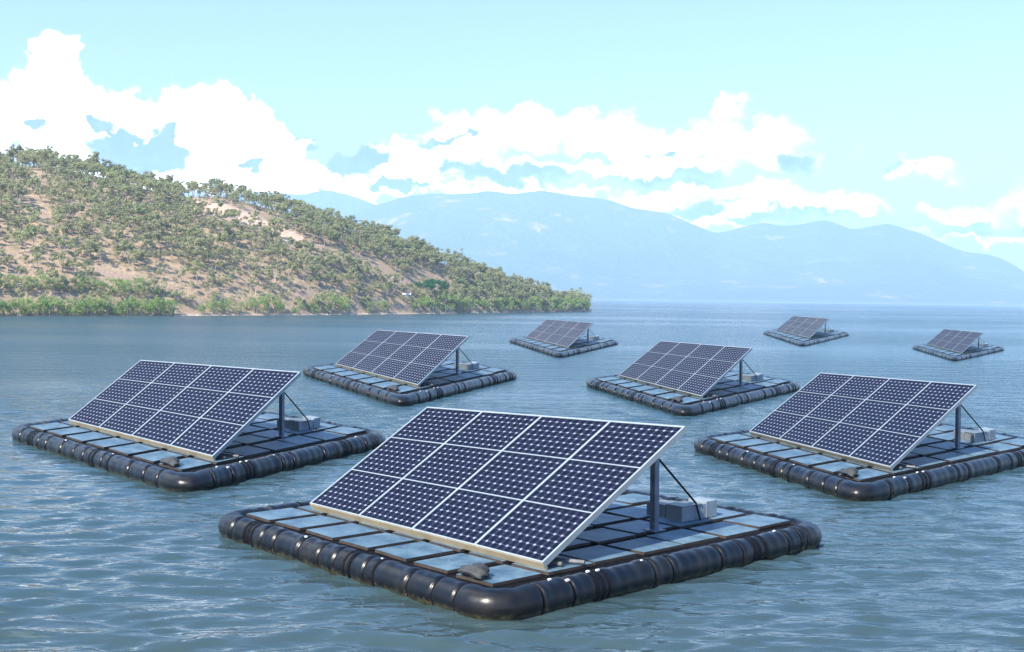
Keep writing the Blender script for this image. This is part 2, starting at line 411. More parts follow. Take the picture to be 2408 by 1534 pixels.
slab(bm, e, 1 - e, 1 - f_, 1, -.11, -.002); slab(bm, e, 1 - e, 0, f_ * .7, -.02, -.002)
for c in ca[1:4]: slab(bm, c - .026 / W, c + .026 / W, f_ * .7, 1 - f_, -.08, .0)
cuts = [0 + e] + ca[1:4] + [1 - e]
for i in range(4):
    for c in cb[1:3]:
        lo = cuts[i] + (.026 / W if i else 0); hi = cuts[i + 1] - (.026 / W if i < 3 else 0)
        slab(bm, lo, hi, c - .013 / L, c + .013 / L, -.06, -.003)
fr = part('panel_frame', bm_mesh('panel_frame', bm, M_frame))
bm = bmesh.new()
for i in range(4):
    x0 = [0, .253, .497, .752][i] + .001; x1 = [.253, .497, .752, 1][i] - .0005
    slab(bm, x0, x1, -.002, .012, -.17, -.022)
part('front_beam', bm_mesh('front_beam', bm, M_beam), fr)
for i in range(4):
    for j in range(3):
        lo = cuts[i] + (.026 / W if i else 0); hi = cuts[i + 1] - (.026 / W if i < 3 else 0)
        b0 = cb[j] + (.013 / L if j else f_ * .7); b1 = cb[j + 1] - (.013 / L if j < 2 else f_)
        bm = bmesh.new(); slab(bm, lo, hi, b0, b1, -.04, -.012)
        bm.faces.ensure_lookup_table(); uvl = bm.loops.layers.uv.new('UVMap')
        for l, q in zip(bm.faces[1].loops, ((0.02, 0.02), (.98, .02), (.98, .98), (.02, .98))): l[uvl].uv = q
        for fi in (0, 2, 3, 4, 5):
            for l in bm.faces[fi].loops: l[uvl].uv = (.05, .06)
        part('solar_module', bm_mesh('solar_module', bm, M_cell), fr)
# back rails under the modules
bm = bmesh.new()
slab(bm, .03, .97, .80, .83, -.18, -.10); slab(bm, .03, .97, .30, .33, -.18, -.10)
part('rail', bm_mesh('rail', bm, M_post), fr)
def lp(u, v, z): return (u - UC, v - VC, z)
for u in (7.1, 2.0):
    bm = bmesh.new(); rod(bm, lp(u, 5.9, .40), lp(u, 5.88, 2.3), .09, square=True)
    bx(bm, u - .16 - UC, u + .16 - UC, 5.74 - VC, 6.06 - VC, .405, .43)
    ps = part('post', bm_mesh('post', bm, M_post))
    bm = bmesh.new(); vv = 5.8
    rod(bm, lp(u, vv, 2.25), lp(u, 5.2 if u > 4 else 4.8, 2.3 if u > 4 else 2.22), .05, square=True)
    part('bracket', bm_mesh('bracket', bm, M_post), ps)
    bm = bmesh.new(); vb = 7.45
    rod(bm, lp(u + .03, 5.98, 1.82), lp(u - .12, 7.35, .78), .022); rod(bm, lp(u - .12, 7.35, .79), lp(u - .09, 7.47, .42), .02)
    part('brace', bm_mesh('brace', bm, M_dark), ps)
# steel boxes bolted to the deck behind the post
bm = bmesh.new(); bx(bm, 6.5 - UC, 6.93 - UC, 6.98 - VC, 7.75 - VC, .412, .72, .012)
bxp = part('control_box', bm_mesh('control_box', bm, M_box))
bm = bmesh.new(); bx(bm, 6.48 - UC, 6.95 - UC, 6.96 - VC, 7.6 - VC, .722, .738, .006); part('lid', bm_mesh('lid', bm, M_boxd), bxp)
bm = bmesh.new(); bx(bm, 6.53 - UC, 6.90 - UC, 6.968 - VC, 6.979 - VC, .45, .70, .003); part('vent_plate', bm_mesh('vent_plate', bm, M_boxd), bxp)
bm = bmesh.new(); bx(bm, 6.45 - UC, 6.94 - UC, 7.76 - VC, 8.12 - VC, .412, .76, .008); part('side_cabinet', bm_mesh('side_cabinet', bm, M_box), bxp)
bm = bmesh.new(); bx(bm, 5.85 - UC, 6.38 - UC, 7.1 - VC, 7.6 - VC, .412, .68, .012)
part('control_box', bm_mesh('control_box', bm, M_boxd))
for (a, b) in (((7.5, 2.15), (8.36, 2.6)), ((7.3, 2.0), (8.22, 2.2))):
    bm = bmesh.new(); rod(bm, lp(a[0], a[1], .47), lp(b[0], b[1], .47), .04, 12); part('pipe', bm_mesh('pipe', bm, M_pipe, False))

# ------------------------------------------------------------------ place rafts
gN, gL, gR = ground(1170, 1471), ground(497, 1252), ground(1945, 1277)
au = (gN - gL)[:2]; au /= np.linalg.norm(au)
bv = (gR - gN)[:2]; bv -= (bv @ au) * au; bv /= np.linalg.norm(bv)
A0 = np.stack([au, bv], 1)
C0 = gL[:2] + UC * au + VC * bv
def J(c):
    e = 1e-3; p = proj((c[0], c[1], 0))
    return np.stack([(proj((c[0] + e, c[1], 0)) - p) / e, (proj((c[0], c[1] + e, 0)) - p) / e], 1)
def vpx(c): return proj((c[0], c[1], 0))[1] - proj((c[0], c[1], 1))[1]
J0 = J(C0); v0 = vpx(C0); i0c = proj((C0[0], C0[1], 0))
LOC = {}
def place(A, C, g, name, label, link=True):
    M = np.eye(4); M[:2, :2] = A; M[2, 2] = g
    Mx = Matrix(M.tolist())
    root = empty('solar_raft', (C[0], C[1], 0)); tag(root, label, 'solar raft', 'floating solar rafts moored on the water')
    objs = []
    for (nm, me, par, lb) in PROTO:
        d = me.copy(); d.transform(Mx); d.update()
        o = bpy.data.objects.new(nm, d); col.objects.link(o)
        o.parent = root if par < 0 else objs[par]; objs.append(o)
    return root
def sack(A, C, g, label):
    bm = bmesh.new(); bmesh.ops.create_icosphere(bm, subdivisions=4, radius=1)
    for v in bm.verts:
        p = v.co; n = 1 + .16 * math.sin(3 * p.x + 2 * p.y) + .1 * math.sin(7 * p.y + 4 * p.z + 1) + .05 * math.sin(15 * p.x + 9 * p.z)
        v.co = Vector((p.x * .30 * n, p.y * .19 * n, max(-.07, p.z * .115 * n)))
    o = obj('net_bundle', bm_mesh('net_bundle', bm, M_lump, True)); M = np.eye(4); M[:2, :2] = A; M[2, 2] = g
    o.data.transform(Matrix(M.tolist())); q = A @ np.array([7.72 - UC, .66 - VC])
    o.location = (C[0] + q[0], C[1] + q[1], .49 * g); tag(o, label, 'net bundle', 'dark bundles on the raft decks')
place(A0, C0, 1.0, 'a', 'largest solar raft, in the middle of the foreground')
sack(A0, C0, 1.0, 'dark lumpy bundle near the front corner of the largest foreground raft')
# image similarity of each raft relative to the first: scale, left end x, bottom y
others = [(.619, 24, 1160, 'large solar raft at the left edge, behind the foreground raft', 'dark bundle on the front corner plates of the left raft'),
          (.354, 710, 955, 'middle distance solar raft left of centre, below the wooded point', 'small dark bundle on the raft left of centre in the middle distance'),
          (.354, 1377, 981, 'middle distance solar raft right of centre, behind the foreground array', 'small dark bundle on the raft right of centre in the middle distance'),
          (.605, 1628, 1183, 'large solar raft on the right, its far end cut by the edge', 'dark bundle on the front corner plates of the right raft'),
          (.180, 1197, 842, 'far small solar raft just off the tip of the wooded hill', None),
          (.142, 1794, 815, 'farthest solar raft, nearest to the far shore line', None),
          (.152, 2145, 851, 'far small solar raft near the right edge of the bay', None)]
for s, xl, yb, lb, lb2 in others:
    ic = np.array([xl + s * (i0c[0] - 507), yb + s * (i0c[1] - 1463)])
    for it in range(6):
        C = ground(*ic)[:2]
        A = np.linalg.inv(J(C)) @ (s * J0) @ A0
        g = v0 * s / vpx(C)
        # check front corner and ends, shift the centre
        q = lambda u, v, AA, CC: proj((*(CC + AA @ np.array([u - UC, v - VC])), 0))
        pts = [(9.0, -.1), (0, -.1), (9.0, 9.25)]
        err = np.mean([q(u, v, A, C) - (np.array([xl, yb]) + s * (q(u, v, A0, C0) - np.array([507, 1463]))) for u, v in pts], 0)
        ic = ic - err
    print('raft', s, 'C', C.round(1), 'A', A.round(2).tolist(), 'g', round(g, 2), 'err', err.round(1))
    place(A, C, g, 'r', lb)
    if lb2: sack(A, C, g, lb2)
for nm, me, _, _ in PROTO: bpy.data.meshes.remove(me)

# ------------------------------------------------------------------ water sheet with real waves
def water():
    na, nr = 640, 1200
    ang = np.linspace(-1.15, 1.15, na)
    r_ = np.concatenate([np.geomspace(4., 70, 640), np.geomspace(70.5, 9300, nr - 640)])
    A_, R_ = np.meshgrid(ang, r_); X = R_ * np.sin(A_); Y = R_ * np.cos(A_)
    Z = np.zeros_like(X); tot = 0.; res = np.zeros_like(X); cell = np.maximum(R_ * (ang[1] - ang[0]), np.gradient(r_)[:, None])
    g = np.random.default_rng(5)
    for k in range(64):
        lam = 1.45 * (.17 ** g.random()); th = R(90) + g.normal(0, .36) + .12
        kx, ky = 2 * math.pi / lam * math.cos(th), 2 * math.pi / lam * math.sin(th)
        amp = .0052 * lam ** 1.0
        att = np.clip((lam / cell - 2.5) / 3, 0, 1)
        ph = kx * X + ky * Y + g.uniform(0, 6.28)
        tot += 1; res += att
        Z += amp * att * (np.sin(ph) + .25 * np.sin(2 * ph + .6))
    V = np.stack([X, Y, Z], -1).reshape(-1, 3)
    me = mesh_np('water', V, grid_faces(nr, na)[:, ::-1], M_water, True)
    at_ = me.attributes.new('unresolved', 'FLOAT', 'POINT'); at_.data.foreach_set('value', (1 - res / tot).astype(np.float32).ravel())
    o = obj('water', me); tag(o, kind='structure')
water()

# ------------------------------------------------------------------ noise for terrain
def vnoise(x, y, seed=0, octs=4):
    g = np.random.default_rng(seed); out = np.zeros_like(x); a = 1; f = 1
    for o in range(octs):
        for k in range(4):
            th = g.uniform(0, 6.28); p = g.uniform(0, 6.28); w = g.uniform(.8, 1.25)
            out += a * np.sin((x * math.cos(th) + y * math.sin(th)) * f * w + p + 1.3 * np.sin((x * math.sin(th) - y * math.cos(th)) * f * .6 + p)) / 4
        a *= .5; f *= 2.1
    return out

# ------------------------------------------------------------------ wooded hill
tx = [-1100, -500, 0, 420, 700, 950, 1150, 1376, 1420, 1440]
tshore = [752, 748, 744, 743, 741.5, 739, 736.5, 733, 732.5, 732.5]
tcx = [-1100, -500, -200, 0, 100, 200, 330, 430, 520, 600, 700, 800, 900, 1000, 1100, 1200, 1300, 1376, 1400, 1440]
tcy = [340, 310, 360, 392, 396, 418, 448, 472, 470, 487, 512, 537, 566, 606, 646, 680, 706, 724, 736, 742]
twx = [-1100, 0, 430, 900, 1200, 1376, 1440]; tw = [170, 120, 95, 62, 36, 14, 6]
def hill_cols(x):
    ys = np.interp(x, tx, tshore); D0 = H * F / (ys - hor(x)); D1 = D0 + np.interp(x, twx, tw)
    E = (hor(x) - np.interp(x, tcx, tcy)) / F
    return D0, D1, E
def hill_z(x, v):          # x image column (azimuth), v 0 shore .. 1 crest .. 1.8
    D0, D1, E = hill_cols(x); D = D0 + v * (D1 - D0); t_ = (x - CX) / F
    X, Y = t_ * D, D
    prof = np.where(v < 1, np.sin(np.clip(v, 0, 1) * math.pi / 2 * .92) ** .92 * 1.0, 1 - .9 * np.clip(v - 1, 0, 9) ** 1.3)
    # crest height so that its elevation angle is E
    vv = np.linspace(.5, 1.1, 25)
    pv = np.where(vv < 1, np.sin(np.clip(vv, 0, 1) * math.pi / 2 * .92) ** .92, 1 - .9 * np.clip(vv - 1, 0, 9) ** 1.3)
    DD = D0[..., None] + vv * (D1 - D0)[..., None]
    zc = np.min((H + E[..., None] * DD) / pv, -1)
    zc = np.maximum(zc, -2)
    nz = vnoise(X * .05, Y * .05, 3, 4) * .035 * np.abs(zc) + vnoise(X * .3, Y * .3, 9, 3) * .18
    amp = np.clip(v * 3, 0, 1)
    z = zc * prof + nz * amp
    z = np.where(v < .0, v * 12, z)
    beach = .22 * np.clip(v / .03, 0, 1)
    z = np.where(v >= 0, np.maximum(z * np.clip((v - .012) / .05, 0, 1) + beach * (zc > 0), -1.5), z)
    return X, Y, z
nx_, nv_ = 620, 240
xs = np.linspace(-1080, 1435, nx_); vsn = np.concatenate([np.linspace(-.12, 0, 8)[:-1], np.linspace(0, 1.15, 190), np.linspace(1.16, 1.95, nv_ - 197)])
XX, VV = np.meshgrid(xs, vsn)
hx, hy, hz = hill_z(XX, VV)
# bare ground mask from patches of the slope (world surface attribute)
def pixof(X, Y, Z):
    d0 = np.stack([X, Y, Z - H], -1); w = d0 @ fw
    return CX + F * (d0 @ rt) / w, CY - F * (d0 @ up) / w
def bare_mask(px, py):
    m_ = np.zeros_like(px)
    for (x0, y0, x1, y1, w_) in SCAR: m_ = np.maximum(m_, cap(px, py, x0, y0, x1, y1, w_))
    return m_
def cap(px, py, x0, y0, x1, y1, w_):
    dx, dy = x1 - x0, y1 - y0; t_ = np.clip(((px - x0) * dx + (py - y0) * dy) / (dx * dx + dy * dy), 0, 1)
    return np.clip(1.3 - np.hypot(px - x0 - t_ * dx, py - y0 - t_ * dy) / w_, 0, 1)
SCAR = [(440, 478, 560, 506, 18), (520, 492, 610, 530, 20), (600, 524, 700, 566, 18)]
TRACK = [(680, 565, 800, 610, 20), (790, 605, 900, 640, 22), (890, 640, 965, 678, 18), (560, 490, 640, 520, 14)]
BARE = [(20, 400, 120, 430, 16), (300, 555, 330, 590, 14), (60, 470, 110, 520, 24), (10, 600, 90, 680, 26), (230, 640, 420, 690, 22), (400, 640, 470, 660, 18),
        (210, 560, 250, 620, 14), (700, 690, 800, 700, 14), (850, 720, 1000, 725, 8), (180, 420, 240, 440, 10), (620, 700, 660, 710, 10)]
px_, py_ = pixof(hx, hy, hz)
def capm(lst, px, py):
    m_ = np.zeros_like(px)
    for q in lst: m_ = np.maximum(m_, cap(px, py, *q))
    return m_
vis = VV < 1.1
scar = capm(SCAR, px_, py_) * vis; track = np.maximum(capm(TRACK, px_, py_), capm(BARE, px_, py_) * .8) * vis
def mat_hill():
    mt, nt, b = newmat('dry_hillside'); t = NT(nt)
    pos = t.n('ShaderNodeNewGeometry').outputs['Position']; sp = t.n('ShaderNodeSeparateXYZ'); t.put(sp.inputs[0], pos)
    a1 = t.n('ShaderNodeAttribute', attribute_name='scar').outputs['Fac']; a2 = t.n('ShaderNodeAttribute', attribute_name='track').outputs['Fac']
    n = t.noise(pos, .25, 7, .65); n2 = t.noise(pos, 1.6, 6, .65); n3 = t.noise(pos, .9, 5, .6)
    c = t.mix(t.ss(n, .35, .62), (.31, .22, .155), (.39, .285, .20))
    c = t.mix(t.m('MULTIPLY', t.ss(n3, .48, .62), .7), c, (.20, .18, .10))
    c = t.mix(t.m('MULTIPLY', t.ss(n2, .5, .75), .5), c, (.19, .14, .10))
    tr = t.ss(t.m('ADD', a2, t.m('MULTIPLY', t.m('SUBTRACT', n2, .5), .8)), .35, .8)
    c = t.mix(t.m('MULTIPLY', tr, .75), c, t.mix(n2, (.34, .24, .18), (.27, .20, .16)))
    sc = t.ss(t.m('ADD', a1, t.m('MULTIPLY', t.m('SUBTRACT', n2, .5), 1.6)), .35, .7)
    c = t.mix(sc, c, t.mix(t.ss(n2, .42, .6), (.47, .28, .19), (.62, .50, .42)))
    bch = t.ss(sp.outputs[2], .62, .3)
    c = t.mix(bch, c, t.mix(n2, (.42, .33, .25), (.30, .24, .19)))
    t.put(b.inputs['Base Color'], c); b.inputs['Roughness'].default_value = .95; b.inputs['Specular IOR Level'].default_value = .1
    t.put(b.inputs['Normal'], t.bump(n2, 1, .35))
    return mt
me = mesh_np('hill', np.stack([hx, hy, hz], -1).reshape(-1, 3), grid_faces(nv_, nx_), mat_hill(), True)
for nm, ar in (('scar', scar), ('track', track)):
    a = me.attributes.new(nm, 'FLOAT', 'POINT'); a.data.foreach_set('value', ar.astype(np.float32).ravel())
hill = obj('hill', me); tag(hill, kind='structure')

# ------------------------------------------------------------------ trees
def mat_leaf(name, c1, c2, rnd):
    mt, nt, b = newmat(name); t = NT(nt)
    g = t.n('ShaderNodeNewGeometry'); oi = t.n('ShaderNodeObjectInfo').outputs['Random']
    at = t.n('ShaderNodeAttribute', attribute_name='tint').outputs['Fac']
    n = t.noise(g.outputs['Position'], .9, 3, .6)
    c = t.mix(t.m('ADD', t.m('MULTIPLY', g.outputs['Random Per Island'], .45), t.m('MULTIPLY', t.ss(n, .3, .7), .55)), c1, c2)
    k = t.m('FRACT', t.m('ADD', t.m('MULTIPLY', oi, 7.31), at))
    c = t.mix(t.m('MULTIPLY', k, rnd), c, (.23, .21, .14))
    c = t.mix(t.m('MULTIPLY', t.ss(t.m('FRACT', t.m('MULTIPLY', k, 5.7)), .75, .95), .6), c, (.17, .26, .09))
    t.put(b.inputs['Base Color'], c); b.inputs['Roughness'].default_value = .6; b.inputs['Specular IOR Level'].default_value = .3
    b.inputs['Transmission Weight'].default_value = 0
    # leaves let some light through
    tr = t.n('ShaderNodeBsdfTranslucent'); t.put(tr.inputs[0], c); mx = t.n('ShaderNodeMixShader'); mx.inputs[0].default_value = .4
    out = nt.nodes['Material Output']; nt.links.new(b.outputs[0], mx.inputs[1]); nt.links.new(tr.outputs[0], mx.inputs[2]); nt.links.new(mx.outputs[0], out.inputs[0])
    return mt
M_gum = mat_leaf('gum_leaves', (.28, .305, .13), (.42, .43, .22), .55)
M_man = mat_leaf('mangrove_leaves', (.19, .32, .07), (.30, .42, .12), .25)
M_fig = mat_leaf('fig_leaves', (.02, .10, .04), (.04, .16, .06), .0)
M_bark = simple('pale_bark', (.34, .31, .27), .8, 0, .45, 3)
def limb(Vs, Fs, p, q, r1, r2, n=5, bend=0.0, segs=3, g=None):
    p = np.array(p, float); q = np.array(q, float); d = q - p; d /= np.linalg.norm(d) + 1e-9
    a = np.cross(d, (0.3, .9, .1)); a /= np.linalg.norm(a); b = np.cross(d, a)
    off = (g.normal(0, 1, 3) if g is not None else np.zeros(3)) * bend
    base = sum(len(v) for v in Vs); rows = []
    for i in range(segs + 1):
        s = i / segs; c = p + (q - p) * s + off * math.sin(s * math.pi); r = r1 + (r2 - r1) * s
        th = np.linspace(0, 2 * math.pi, n, endpoint=False)
        rows.append(c + r * (np.cos(th)[:, None] * a + np.sin(th)[:, None] * b))
    Vs.append(np.vstack(rows)); Fs.append(grid_faces(segs + 1, n, True) + base)
def leaves(centres, radii, per, size, g, flat=.8):
    """leaf sprays scattered through clump volumes"""
    N = len(centres) * per
    c = np.repeat(centres, per, 0); r = np.repeat(radii, per)
    d = g.normal(size=(N, 3)); d /= np.linalg.norm(d, axis=1)[:, None]
    rr = g.random(N) ** .45
    p = c + d * (r * rr)[:, None] * np.array([1, 1, flat])
    nn = d + g.normal(size=(N, 3)) * .45 + (0, 0, .25)
    a = np.cross(nn, g.normal(size=(N, 3))); a /= np.linalg.norm(a, axis=1)[:, None]
    b = np.cross(nn, a); b /= np.linalg.norm(b, axis=1)[:, None]
    s = (size * g.uniform(.6, 1.3, N))[:, None]
    V = np.stack([p - a * s, p + b * s * .55, p + a * s, p - b * s * .55], 1).reshape(-1, 3)
    Fc = np.arange(N * 4).reshape(-1, 4)
    return V, Fc
def gum(seed, h=1.0, kind='gum'):
    """unit-height tree: arrays for trunk and crown"""
    g = np.random.default_rng(seed); Vs, Fs = [], []
    cl, cr = [], []
    if kind == 'gum':
        th = g.uniform(.25, .45); lean = g.normal(0, .05, 2); top = np.array([lean[0], lean[1], th])
        limb(Vs, Fs, (0, 0, -.05), top, .022, .015, bend=.015, g=g)
        nl = g.integers(4, 7)
        for i in range(nl):
            a = g.uniform(0, 6.28); rr_ = g.uniform(.12, .42); z = g.uniform(.5, .9)
            e_ = np.array([lean[0] + math.cos(a) * rr_, lean[1] + math.sin(a) * rr_, z])
            limb(Vs, Fs, top * g.uniform(.75, 1), e_, .012, .004, n=4, bend=.03, g=g)
            for k in range(g.integers(2, 5)):
                cl.append(e_ + g.normal(0, .07, 3) + (0, 0, .02)); cr.append(g.uniform(.08, .16))
        cl.append(np.array([*lean, .9])); cr.append(.09)
        V, Fc = leaves(np.array(cl), np.array(cr), 60, .034, g)
    elif kind == 'mangrove':
        for i in range(5):
            a = g.uniform(0, 6.28); e_ = np.array([math.cos(a) * .25, math.sin(a) * .25, g.uniform(.4, .75)])
            limb(Vs, Fs, (math.cos(a) * .05, math.sin(a) * .05, -.05), e_, .018, .006, n=4, bend=.04, g=g)
        for i in range(22):
            a = g.uniform(0, 6.28); q = g.random() ** .5 * .42; z = g.uniform(.16, .86 - q * .7)
            cl.append((math.cos(a) * q, math.sin(a) * q, z)); cr.append(g.uniform(.10, .17))
        V, Fc = leaves(np.array(cl), np.array(cr), 44, .028, g)
    elif kind == 'fig':
        limb(Vs, Fs, (0, 0, -.05), (0, 0, .4), .05, .04, g=g)
        for i in range(60):
            a = g.uniform(0, 6.28); q = g.random() ** .5 * .95; z = .22 + .62 * math.sqrt(max(0, 1 - q * q)) * g.uniform(.55, 1)
            cl.append((math.cos(a) * q, math.sin(a) * q, z)); cr.append(g.uniform(.12, .2))
        for i in range(5):
            a = i * 1.25; limb(Vs, Fs, (0, 0, .3), (math.cos(a) * .6, math.sin(a) * .6, .55), .03, .01, n=4, g=g, bend=.03)
        V, Fc = leaves(np.array(cl), np.array(cr), 70, .035, g)
    return np.vstack(Vs), np.vstack(Fs), V, Fc
GV = [gum(100 + i) for i in range(9)]; MV = [gum(200 + i, kind='mangrove') for i in range(5)]; FV = [gum(300, kind='fig')]
def protos(lst, mat, nm):
    out = []
    for tv, tf, cv, cf_ in lst:
        a = mesh_np('trunk', tv, tf, M_bark, True); b = mesh_np('crown', cv, cf_, mat); out.append((a, b))
    return out
GP, MP, FP = protos(GV, M_gum, 'gum'), protos(MV, M_man, 'man'), protos(FV, M_fig, 'fig')
def tree(name, pr, loc, h, wid, label, cat, group=None, rz=None):
    rz = random.uniform(0, 6.28) if rz is None else rz
    r = empty(name, tuple(float(q) for q in loc)); r.rotation_euler = (0, 0, rz)
    tag(r, label, cat, group)
    for nm, me in zip(('trunk', 'crown'), pr):
        o = bpy.data.objects.new(nm, me); col.objects.link(o); o.parent = r; o.scale = (h * wid, h * wid, h)
    return r
g = np.random.default_rng(21)
# candidate positions over the slope, uniform over the ground, spaced out
cand = []
tries = 0
cells = {}
def ok_space(X, Y, d):
    k = (int(X // 4), int(Y // 4))
    for a in (-1, 0, 1):
        for b in (-1, 0, 1):
            for q in cells.get((k[0] + a, k[1] + b), ()):
                if (q[0] - X) ** 2 + (q[1] - Y) ** 2 < d * d: return False
    cells.setdefault(k, []).append((X, Y)); return True
NC = 12000
cx = g.uniform(-260, 1382, NC); cv = g.uniform(.035, 1.04, NC)
D0, D1, E_ = hill_cols(cx)
wgt = (D0 + cv * (D1 - D0)) * (D1 - D0); keep = g.random(NC) < wgt / wgt.max() * 1.5
cx, cv = cx[keep], cv[keep]
X, Y, Z = hill_z(cx, cv); PX, PY = pixof(X, Y, Z)
bm_ = np.maximum(capm(SCAR, PX, PY), np.maximum(capm(TRACK, PX, PY), capm(BARE, PX, PY) * .93))
dens = vnoise(X * .06, Y * .06, 31, 3)
for i in range(len(cx)):
    if Z[i] < .35: continue
    if bm_[i] > .35 and g.random() < bm_[i] * 1.25: continue
    if dens[i] < -.35 and g.random() < .55: continue
    dmin = 2.45 if PX[i] < 700 else 2.0
    if not ok_space(X[i], Y[i], dmin): continue
    cand.append((X[i], Y[i], Z[i], PX[i], PY[i], cv[i]))
print('trees', len(cand))
hts = []
for q in cand:
    base = g.uniform(2.8, 5.4) if q[5] < .9 else g.uniform(2.6, 6.0)
    if q[5] < .12: base *= .8
    if q[3] > 1000: base *= 1.1
    hts.append(base)
order = sorted(range(len(cand)), key=lambda i: -(hts[i] / cand[i][1]) * (1.25 if cand[i][5] > .93 else 1) * (0 if cand[i][3] < -5 else 1))
ind = set(order[:284])
def region(q):
    x, v = q[3], q[5]
    if v > .9: return 'scrubby gum tree with sparse crown on the ridge line against the sky', 'gum trees along the ridge line'
    if x < 450 and v < .4: return 'grey-green gum tree low on the left slope above the mangroves', 'gum trees low on the left slope'
    if x < 450: return 'grey-green gum tree on the upper left slope amid brown grass', 'gum trees on the upper left slope'
    if x < 950 and v < .4: return 'grey-green gum tree low on the middle slope below the bare track', 'gum trees low on the middle slope'
    if x < 950: return 'grey-green gum tree high on the middle slope beside the bare track', 'gum trees high on the middle slope'
    return 'dull green gum tree on the wooded slope near the point', 'gum trees on the slope near the point'
rest = []
FIG = (1015, 668)
for i, q in enumerate(cand):
    if abs(q[3] - FIG[0]) < 42 and -30 < q[4] - FIG[1] < 40: continue
    if i in ind:
        lb, gp = region(q)
        tree('gum_tree', GP[random.randrange(9)], q[:3], hts[i], random.uniform(.9, 1.3), lb, 'tree', gp)
    else: rest.append((q, hts[i]))
# the smaller, farther trees and the undergrowth as one wood
Vt, Ft, Vc, Fcc, tint = [], [], [], [], []
nt_, nc_ = 0, 0
def add_rest(var, x, y, z, h, w_, both=True):
    global nt_, nc_
    tv, tf, cv_, cf_ = var; a = g.uniform(0, 6.28); Rm = np.array([[math.cos(a), -math.sin(a), 0], [math.sin(a), math.cos(a), 0], [0, 0, 1]]).T
    S = np.array([h * w_, h * w_, h]); o = np.array([x, y, z])
    if both:
        Vt.append(tv @ Rm * S + o); Ft.append(tf + nt_); nt_ += len(tv)
    Vc.append(cv_ @ Rm * S + o); Fcc.append(cf_ + nc_); nc_ += len(cv_); tint.append(np.full(len(cv_), g.random()))
for q, h in rest: add_rest(GV[g.integers(9)], *q[:3], h, g.uniform(.9, 1.3))
# low scrub
NS = 2600
sx_ = g.uniform(-260, 1385, NS); sv_ = g.uniform(.03, 1.0, NS)
X, Y, Z = hill_z(sx_, sv_); PX, PY = pixof(X, Y, Z); bmk = np.maximum(capm(SCAR, PX, PY), capm(TRACK, PX, PY)); bmk = np.maximum(bmk, capm(BARE, PX, PY) * .7)
SB = []
for k in range(4):
    gg = np.random.default_rng(900 + k); cl = gg.normal(0, .25, (4, 3)); cl[:, 2] = gg.uniform(.2, .6, 4)
    v_, f2 = leaves(cl, gg.uniform(.2, .35, 4), 22, .08, gg); SB.append((None, None, v_, f2))
for i in range(NS):
    if Z[i] < .35 or g.random() < bmk[i] * 1.2: continue
    add_rest(SB[g.integers(4)], X[i], Y[i], Z[i], g.uniform(.5, 1.3), 1.3, False)
me = mesh_np('distant_trees', np.vstack(Vc), np.vstack(Fcc), M_gum)
a = me.attributes.new('tint', 'FLOAT', 'POINT'); a.data.foreach_set('value', np.concatenate(tint).astype(np.float32))
o = obj('scrub_and_far_trees', me); tag(o, 'low scrub and farther gum trees covering the wooded hillside', 'scrub', kind='stuff')
o2 = obj('trunks', mesh_np('trunks', np.vstack(Vt), np.vstack(Ft), M_bark, True), o); tag(o2, kind='stuff')

# dark round fig tree above the small shed
def on_hill(px, py):
    """point of the slope seen at an image position"""
    v = np.linspace(.01, 1.05, 500); x = np.full(500, float(px)); X, Y, Z = hill_z(x, v); qx, qy = pixof(X, Y, Z)
    k = int(np.argmin(abs(qy - py))); return X[k], Y[k], Z[k]
fx, fy, fz = on_hill(1013, 694)
tree('fig_tree', FP[0], (fx, fy, fz), 6.0, .95, 'dark green dome-shaped tree low on the hillside near the point', 'tree')
fx, fy, fz = on_hill(1065, 706)
# shoreline mangroves: a bright green row at the left, single ones farther along
mang = [(x, 740 + random.uniform(-1, 2), random.uniform(34, 44)) for x in np.arange(-90, 415, 14.5)]
mang += [(x + 5, 729 + random.uniform(-3, 3), random.uniform(30, 42)) for x in np.arange(-90, 400, 26)]
mang2 = [(470, 26), (505, 40), (528, 44), (560, 30), (600, 46), (625, 50), (650, 40), (700, 34), (735, 30), (775, 46), (800, 44), (870, 30), (905, 34), (985, 40), (1010, 44), (1045, 46),
         (1075, 50), (1100, 44), (1140, 34), (1175, 36), (1200, 40), (1225, 38), (1255, 40), (1285, 42), (1308, 42), (1328, 44), (1346, 42), (1362, 36), (1372, 30)]
def shore_pt(x, v=.03):
    X, Y, Z = hill_z(np.array([float(x)]), np.array([float(v)])); return X[0], Y[0], Z[0]
for x, y, hp in mang:
    p = shore_pt(x, .008 if y > 735 else .07)
    tree('mangrove', MP[random.randrange(5)], (p[0], p[1], p[2] - .15), hp * 1.45 * p[1] / F, .85, 'bright green mangrove in the unbroken row on the left shore', 'mangrove', 'mangroves along the left shore')
for x, hp in mang2:
    p = shore_pt(x, .02)
    lb = 'rounded green mangrove standing singly along the sandy shore' if x < 1150 else 'green mangrove in the clump at the tip of the point'
    tree('mangrove', MP[random.randrange(5)], (p[0], p[1], p[2] - .1), hp * 1.3 * p[1] / F, .9, lb, 'mangrove', 'mangroves on the middle shore' if x < 1150 else 'mangroves at the point')
